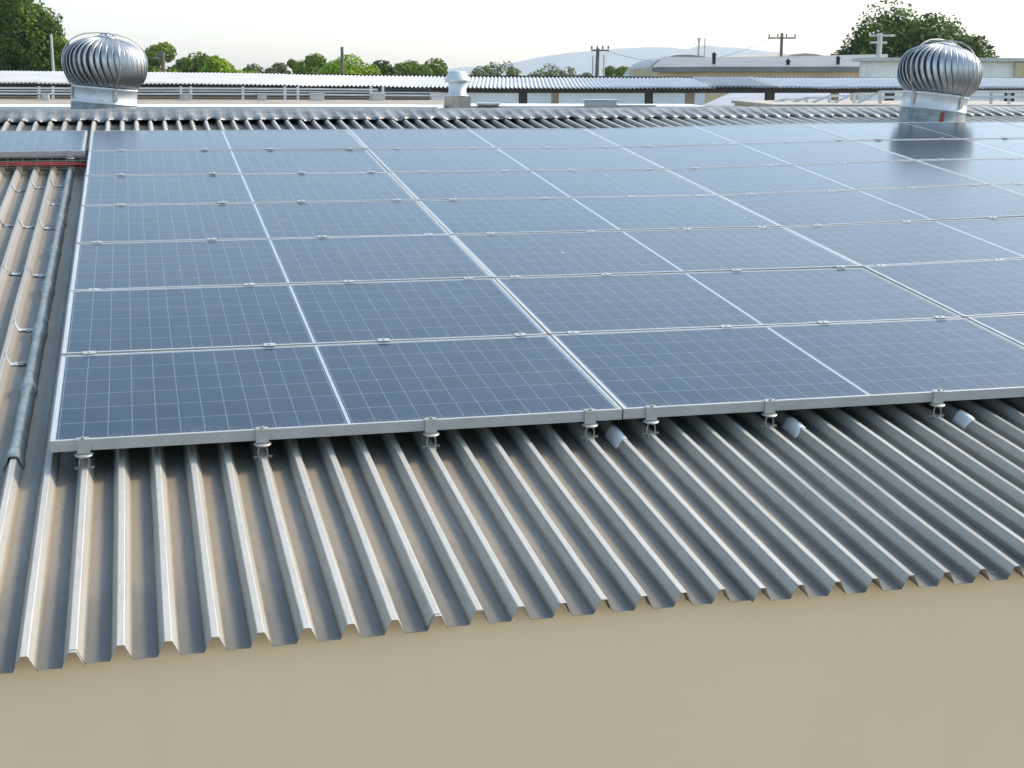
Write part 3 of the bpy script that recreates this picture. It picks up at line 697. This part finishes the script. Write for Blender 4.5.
# ------------------------------------------------------------------ background buildings on the right
Dt = 75
def wallbox(x0, x1, y_, D_): return at(x0, y_, D_), at(x1, y_, D_)
a_, b_ = wallbox(659, 875, 66.5, Dt); tanw = MB(); slab(tanw, a_, b_, 20, 0, (a_.z, b_.z))
rf = MB()
pts_f = [at(x, y_, Dt-.3) for x, y_ in ((652, 67.2), (700, 66.6), (760, 66.6), (820, 66.5), (880, 66.5))]
pts_b = [at(x, y_, Dt+8) for x, y_ in ((664, 56.5), (700, 57.3), (760, 57.0), (820, 55.6), (888, 54.0))]
vs = pts_f+pts_b+[p-Vector((0, 0, .25)) for p in pts_f]+[p-Vector((0, 0, .25)) for p in pts_b]
rf.add(vs, [(i, i+1, i+6, i+5) for i in range(4)]+[(10+i, 15+i, 16+i, 11+i) for i in range(4)]+[(10+i, 11+i, i+1, i) for i in range(4)]+[(5+i, 6+i, 16+i, 15+i) for i in range(4)]+[(0, 5, 15, 10), (4, 14, 19, 9)])
tb = building('warehouse', 'long tan walled warehouse with a grey sheet roof, behind the canopy at right', 'building', [('wall', tanw, M_TAN, None), ('roof', rf, simple('grey_roof_sheet', (.20, .21, .225), (.14, .15, .165), .6, .1, .6), None)], zc(a_, 0))
for px, y_ in ((714, 56.5), (788, 63), (838, 60)):
    mb = MB(); p = at(px, y_+2, Dt+1); mb.lathe([(.10, -.3), (.10, .18), (.17, .18), (.0, .36)], 10, p); mb.build('roof_vent', M_POST, tb, Matrix.Identity(4))
# arched dark grey roof beside it
mb = MB(); prof = [(641, 80), (643, 76), (648, 69), (655, 62), (664, 57.5), (676, 55), (690, 54.6), (702, 56), (712, 59)]
f_ = [at(x, y_, Dt+9) for x, y_ in prof]; bb = [p+(at(512, 78, 100)-at(512, 78, 85)).normalized()*16 for p in f_]; k = len(f_)
bot = [zc(p, 0) for p in f_]
mb.add(f_+bb, [(i, i+1, k+i+1, k+i) for i in range(k-1)], True); 
m2 = MB(); m2.add(f_+[zc(f_[-1], 0), zc(f_[0], 0)], [tuple(range(k+1, -1, -1))])
m2.v += [tuple(p) for p in bb]+[tuple(zc(bb[-1], 0)), tuple(zc(bb[0], 0))]; m2.f += [tuple(range(k+2, 2*k+4)), (k+1, 0, k+2, 2*k+3), (k-1, k, 2*k+2, 2*k+1)]; m2.sm += [False]*3
building('arched_shed', 'dark grey shed with a rounded arched roof at the left end of the tan warehouse', 'building', [('roof', mb, M_GREY, None), ('gable', m2, M_GREY, None)], bot[0])
# white building with pale fascia, right
a_, b_ = wallbox(873, 1060, 61, 62); mb = MB(); slab(mb, a_, b_, 2.4, 0, a_.z)
m2 = MB(); a2, b2 = wallbox(868, 1070, 59.5, 61.6); slab(m2, a2, b2, 3, a_.z, a_.z+.14)
m3 = MB(); a3, b3 = wallbox(1016, 1070, 64, 61.8); slab(m3, a3, b3, .1, a_.z-1.2, a_.z-.02)
building('white_hall', 'white walled building with a thin flat roof, behind the right ventilator', 'building', [('wall', mb, M_WHITE, None), ('roof', m2, M_WORN, None), ('door_panel', m3, M_TAN, None)], zc(a_, 0))
# pale domed roof behind the warehouse
mb = MB(); prof = [(776, 62), (784, 57), (794, 54.2), (805, 53.2), (816, 54), (826, 56), (838, 62)]
f_ = [at(x, y_, 110) for x, y_ in prof]; bb = [p+Vector((0, 14, 0)) for p in f_]; k = len(f_)
mb.add(f_+bb, [(i, i+1, k+i+1, k+i) for i in range(k-1)], True); m2 = MB(); m2.add(f_+[zc(f_[-1], 0), zc(f_[0], 0)], [tuple(range(k+1, -1, -1))])
m2.v += [tuple(p) for p in bb]+[tuple(zc(bb[-1], 0)), tuple(zc(bb[0], 0))]; m2.f += [tuple(range(k+2, 2*k+4)), (k+1, 0, k+2, 2*k+3), (k-1, k, 2*k+2, 2*k+1)]; m2.sm += [False]*3
M_SAND = simple('sandy_roof', (.50, .42, .32), (.42, .36, .28), .7)
building('domed_shed', 'sandy vaulted roof peeping over the warehouse, right of the tall crossarm pole', 'building', [('roof', mb, M_SAND, None), ('gable', m2, M_SAND, None)], zc(f_[0], 0))

# ------------------------------------------------------------------ poles
M_WOOD = simple('grey_timber_pole', (.20, .17, .15), (.13, .11, .10), .85)
M_CPOLE = simple('pale_concrete_pole', (.55, .55, .52), (.45, .45, .43), .8)
def pole(name, px, yt, D_, r_, mat, label, cat, arms=(), lean=0, head=None, ins=True):
    tp = at(px, yt, D_); bt = zc(tp, 0)-Vector((lean, 0, 0)); root = empty(name, Matrix.Translation(bt)); tag(root, label, cat)
    mb = MB(); mb.tube([bt, bt.lerp(tp, .5), tp], r_, 8, radii=[r_*1.35, r_*1.15, r_*.85]); mb.build('pole', mat, root, Matrix.Identity(4))
    for (dy, xa, xb) in arms:
        a_, b_ = at(px+xa, yt+dy, D_-.15), at(px+xb, yt+dy, D_-.15); mb = MB(); mb.bar(a_, b_, .09, .10); mb.build('crossarm', mat, root, Matrix.Identity(4))
        if ins:
            for k in range(4):
                q = a_.lerp(b_, .04+.92*k/3); mb = MB(); mb.lathe([(.0, -.02), (.06, .02), (.04, .08), (.06, .11), (.03, .18), (0, .19)], 8, q+Vector((0, 0, .08))); mb.build('insulator', M_POST, root, Matrix.Identity(4))
    if head:
        d = at(px+head[0], yt+head[1], D_); mb = MB(); mb.tube([tp, tp.lerp(d, .5)+Vector((0, 0, .15)), d], r_*.5, 6); mb.lathe([(0, .1), (.2, .06), (.26, 0), (0, -.04)], 10, d); mb.build('lamp_head', mat, root, Matrix.Identity(4))
    return root
pole('utility_pole', 598, 48.5, 85, .13, M_WOOD, 'slightly leaning grey utility pole with a high crossarm, in front of the hills', 'utility pole', ((1.8, -7, 11),), lean=.25)
pole('utility_pole', 782, 33, 95, .12, M_WOOD, 'tall utility pole with one wide crossarm, above the warehouse roof', 'utility pole', ((5, -14, 14),))
pole('utility_pole', 880, 33, 70, .15, M_CPOLE, 'pale utility pole with two crossarms, in front of the dark tree at right', 'utility pole', ((2.5, -11, 15), (9.5, -10, 7)), ins=False)
pole('lamp_post', 51, 34, 60, .055, M_CPOLE, 'thin pale pole in front of the big tree at left', 'pole')
pole('lamp_post', 162.5, 52, 75, .12, M_WOOD, 'street lamp pole with a short arm among the trees right of the left ventilator', 'street lamp', head=(-7, 7))
pole('lamp_post', 342, 47, 95, .12, M_WOOD, 'plain thin pole in front of the bright green trees', 'pole')
pole('lamp_post', 699, 39, 120, .10, M_CPOLE, 'thin pole with a small dark head, above the arched shed', 'pole', head=(.3, 0))
pole('lamp_post', 705, 38, 160, .08, M_CPOLE, 'faintest thin mast right beside the pole with the dark head', 'mast')
pole('lamp_post', 593, 56, 110, .08, M_CPOLE, 'short thin mast just left of the leaning utility pole', 'mast')
pole('lamp_post', 604, 55, 115, .08, M_CPOLE, 'short thin mast just right of the leaning utility pole', 'mast')
def wire(p, q, sag, lab):
    mb = MB(); mb.tube([p.lerp(q, i/16)-Vector((0, 0, sag*4*(i/16)*(1-i/16))) for i in range(17)], .012, 4)
    tag(mb.build('power_line', M_POST), lab, 'power line')
wire(at(605, 50.3, 84.8), at(771, 38, 94.8), 1.1, 'thin power line strung between the leaning pole and the tall crossarm pole')

# ------------------------------------------------------------------ trees
def mat_leaf(name, c1, c2, c3):
    m, t, b = nt(name); g = NG(t); v = g.coord('Object')
    geo = g.n('ShaderNodeNewGeometry'); n1 = g.noise(v, .55, 3, .6)
    c = g.mix(geo.outputs['Random Per Island'], rgb(*c1), rgb(*c2)); c = g.mix(g.ramp(n1, .45, .72), c, rgb(*c3))
    g.l(c, b.inputs['Base Color']); b.inputs['Roughness'].default_value = .6; b.inputs['Specular IOR Level'].default_value = .15
    tr = g.n('ShaderNodeBsdfTranslucent'); g.l(c, tr.inputs[0]); mx = g.n('ShaderNodeMixShader'); mx.inputs[0].default_value = .3
    g.l(b.outputs[0], mx.inputs[1]); g.l(tr.outputs[0], mx.inputs[2]); g.l(mx.outputs[0], t.nodes['Material Output'].inputs[0]); return m
L_DARK = mat_leaf('mango_leaves', (.018, .050, .004), (.05, .105, .008), (.13, .21, .015))
L_MID = mat_leaf('green_leaves', (.07, .13, .014), (.14, .22, .022), (.25, .33, .032))
L_BRIGHT = mat_leaf('bright_leaves', (.13, .25, .012), (.24, .38, .02), (.36, .48, .03))
L_OLIVE = mat_leaf('olive_leaves', (.09, .12, .04), (.14, .17, .06), (.19, .21, .08))
M_BARK = simple('bark', (.16, .12, .09), (.09, .07, .05), .9, 0, 5)
def tree(name, px, yt, hw, D_, leafmat, label, n=9000, leaf=.2, seed=1, lobes=40, squash=.8, cat='tree', group=None, gap=.0, ybase=None):
    rg = np.random.default_rng(seed); tp = at(px, yt, D_)
    if group: yt -= 2.2; tp = at(px, yt, D_); hw *= 1.9; squash *= 1.2; n = int(n*2.0)
    W = hw/FPX*D_; base = zc(tp, 0)
    root = empty(name, Matrix.Translation(base)); tag(root, label, cat, group)
    Hc = W*squash; cz = tp.z-Hc
    cs = []
    for i in range(lobes):
        while True:
            d = rg.normal(size=3); d /= np.linalg.norm(d)
            if d[2] > (-.85 if group else -.5): break
        rad = rg.uniform(.25 if not group else .45, .84 if not group else .9); cs.append(((d[0]*W*rad, d[1]*W*rad, d[2]*Hc*rad), rg.uniform(.22, .40)*W if group else rg.uniform(.20, .38)*W))
    per = n//lobes; P_ = []; U = []
    for (c, r_) in cs:
        d = rg.normal(size=(per, 3)); d /= np.linalg.norm(d, axis=1)[:, None]; rr = r_*(1-.42*rg.uniform(0, 1, per)**1.8+rg.normal(0, .025, per))
        p = np.array(c)+d*rr[:, None]*np.array([1, 1, .8]); P_.append(p); U.append(d)
    P_ = np.concatenate(P_); U = np.concatenate(U); keep = rg.uniform(size=len(P_)) > gap; P_ = P_[keep]; U = U[keep]; N = len(P_)
    nrm = U+rg.normal(size=(N, 3))*.55+np.array([0, 0, .3]); nrm /= np.linalg.norm(nrm, axis=1)[:, None]
    t1 = np.cross(nrm, rg.normal(size=(N, 3))); t1 /= np.linalg.norm(t1, axis=1)[:, None]; t2 = np.cross(nrm, t1)
    s1 = (leaf*rg.uniform(.6, 1.3, N))[:, None]; s2 = s1*.55
    ctr = P_+np.array([0, 0, cz])
    V = np.stack([ctr-t1*s1, ctr-t2*s2-nrm*s2*.25, ctr+t1*s1, ctr+t2*s2-nrm*s2*.25], 1).reshape(-1, 3)
    me = bpy.data.meshes.new('crown'); me.vertices.add(N*4); me.vertices.foreach_set('co', V.ravel()); me.loops.add(N*4); me.loops.foreach_set('vertex_index', np.arange(N*4)); me.polygons.add(N); me.polygons.foreach_set('loop_start', np.arange(N)*4); me.polygons.foreach_set('loop_total', np.full(N, 4)); me.update(); me.materials.append(leafmat)
    o = bpy.data.objects.new('crown', me); scene.collection.objects.link(o); o.parent = root
    mb = MB(); th = max(cz-Hc*.5, 1.0); tr_ = .045*W+.08
    mb.tube([(0, 0, 0), (.05*W, 0, th*.5), (0, .03*W, th)], tr_, 9, radii=[tr_*1.4, tr_, tr_*.8])
    for i in range(0, len(cs), max(1, len(cs)//12)):
        c = Vector(cs[i][0])+Vector((0, 0, cz)); st = Vector((0, .03*W, th)); mid = st.lerp(c, .5)+Vector((0, 0, .05*W))
        mb.tube([st, mid, c], .1, 6, radii=[tr_*.55, tr_*.3, tr_*.1])
    t_ = mb.build('trunk', M_BARK, root)
    for q in (o, t_): q.matrix_parent_inverse = Matrix.Identity(4); q.matrix_basis = Matrix.Identity(4)
    return root
tree('mango_tree', 2, -14, 66, 88, L_DARK, 'big dark green tree filling the left edge behind the left ventilator', 70000, .14, 3, 120, 1.15)
tree('mango_tree', 919, 6, 87, 92, L_DARK, 'big dark green tree with a wide dome crown, behind the right ventilator', 76000, .15, 11, 130, .9)
G = 'trees in a row behind the canopy'
tree('leafy_tree', 66, 37, 16, 80, L_MID, 'small light green tree between the big left tree and the left ventilator', 3500, .14, 5, 16, 1.2, group=G)
tree('leafy_tree', 163, 45, 20, 110, L_MID, 'olive green tree right of the left ventilator, behind the lamp pole', 5000, .17, 21, 22, .95, group=G)
tree('leafy_tree', 193, 50, 19, 115, L_MID, 'rounded olive green tree second right of the left ventilator', 5000, .17, 22, 22, .8, group=G)
tree('leafy_tree', 232, 54, 17, 105, L_BRIGHT, 'brighter green low tree between the olive trees and the gap, right of the left ventilator', 4500, .16, 23, 20, .7, group=G)
tree('leafy_tree', 262, 64, 14, 120, L_OLIVE, 'low dull bush-like tree just right of the brighter green low tree', 2600, .15, 24, 12, .6, group=G)
tree('leafy_tree', 295, 61, 10, 120, L_MID, 'small tree left of the dense rounded green tree', 2600, .15, 25, 12, .9, group=G)
tree('leafy_tree', 318, 53.5, 19, 112, L_MID, 'dense rounded green tree left of the plain thin pole', 6000, .16, 26, 26, .75, group=G)
tree('leafy_tree', 351, 53.0, 21, 108, L_BRIGHT, 'brightest yellow-green tree, behind the plain thin pole', 6000, .16, 27, 26, .75, group=G)
tree('leafy_tree', 382, 60, 15, 115, L_DARK, 'dark green round tree right of the yellow-green one', 4500, .16, 28, 20, .75, group=G)
tree('leafy_tree', 416, 60, 17, 118, L_MID, 'green tree with a small peak, last before the mushroom vent', 4500, .16, 29, 20, .75, group=G)
tree('leafy_tree', 431, 67, 12, 125, L_OLIVE, 'low olive tree just left of the mushroom vent', 2500, .16, 30, 12, .6, group=G)
tree('sparse_tree', 494, 63, 17, 140, L_OLIVE, 'sparse olive tree right of the mushroom vent', 2600, .16, 31, 20, .75, group=G, gap=.1)
tree('sparse_tree', 517, 62, 12, 150, L_OLIVE, 'thin wispy tree in front of the left foot of the hills', 1100, .15, 32, 16, .9, group=G, gap=.4)
tree('sparse_tree', 541, 64, 14, 150, L_OLIVE, 'wispy tree left of the leaning utility pole', 1300, .16, 33, 16, .8, group=G, gap=.3)
tree('sparse_tree', 566, 69, 14, 155, L_OLIVE, 'lowest wispy tree, just left of the leaning utility pole', 1500, .16, 34, 14, .6, group=G, gap=.2)
tree('leafy_tree', 630, 64.5, 16, 130, L_MID, 'small rounded green tree between the leaning utility pole and the arched shed', 4000, .16, 35, 18, .6, group=G)
tree('leafy_tree', 214, 61, 12, 125, L_OLIVE, 'dull olive crown tucked behind, between the second olive tree and the brighter low tree', 2600, .15, 41, 14, .8, group=G)
tree('leafy_tree', 281, 66, 11, 128, L_OLIVE, 'low dull crown just left of the small tree beside the dense rounded one', 2200, .15, 42, 12, .7, group=G)
tree('leafy_tree', 335, 60, 14, 130, L_DARK, 'darker crown tucked between the dense rounded tree and the yellow-green tree', 3000, .15, 43, 14, .8, group=G)
tree('leafy_tree', 400, 66, 12, 128, L_OLIVE, 'low olive crown between the dark round tree and the peaked green tree', 2400, .15, 44, 12, .7, group=G)
tree('leafy_tree', 586, 71.5, 9, 150, L_OLIVE, 'tiny low bush-like tree at the foot of the leaning utility pole', 1200, .15, 45, 10, .7, group=G)

# ------------------------------------------------------------------ hills far off
def hill(pts, D_, depth, seed, mat, nm):
    xs = np.linspace(pts[0][0], pts[-1][0], 110); vs = []; nyy = 14
    for i, x in enumerate(xs):
        y_ = float(np.interp(x, [p[0] for p in pts], [p[1] for p in pts])); tp = at(x, y_, D_); h = max(tp.z, 0)
        dirv = Vector((tp.x-CO.x, tp.y-CO.y, 0)).normalized()
        for j in range(nyy+1):
            s_ = (j/nyy-.5)*2; f_ = (1-abs(s_)**1.4); hh = h*f_*(1+(.18*noise.noise(Vector((i*.12, j*.5, seed))) if abs(s_) > .08 else 0))
            q = Vector((tp.x, tp.y, 0))+dirv*s_*depth; vs.append((q.x, q.y, max(hh, -1)-.5*abs(s_)**8))
    mb = MB(); m_ = nyy+1; mb.add(vs, [(i*m_+j, (i+1)*m_+j, (i+1)*m_+j+1, i*m_+j+1) for i in range(109) for j in range(nyy)], True)
    tag(mb.build(nm, mat), kind='structure')
M_HILL = simple('haze_tinted_hillside', (.13, .20, .25), (.16, .23, .27), .95, 0, .006)  # blue of the distant haze is put into the hill colour
hill([(395, 80), (440, 71), (470, 67), (505, 64.5), (540, 57), (570, 52.5), (610, 49.5), (650, 46.8), (672, 47.5), (690, 49.5), (715, 47.0), (735, 47.5), (765, 51), (800, 58), (860, 68), (930, 79)], 4200, 900, 3, M_HILL, 'hills')
hill([(600, 80), (660, 66), (700, 60), (760, 60), (820, 66), (1100, 72), (1200, 80)], 3300, 500, 9, M_HILL, 'near_hills')

# ------------------------------------------------------------------ haze
mb = MB(); mb.box(-3500, 5500, -60, 5600, -1, 260)
hm = bpy.data.materials.new('haze_air'); hm.use_nodes = True; t = hm.node_tree; t.nodes.clear()
out = t.nodes.new('ShaderNodeOutputMaterial'); pv = t.nodes.new('ShaderNodeVolumePrincipled')
pv.inputs['Color'].default_value = (.88, .95, 1, 1); pv.inputs['Density'].default_value = .00017; pv.inputs['Anisotropy'].default_value = .2
t.links.new(pv.outputs[0], out.inputs['Volume'])
tag(mb.build('haze', hm), kind='stuff')
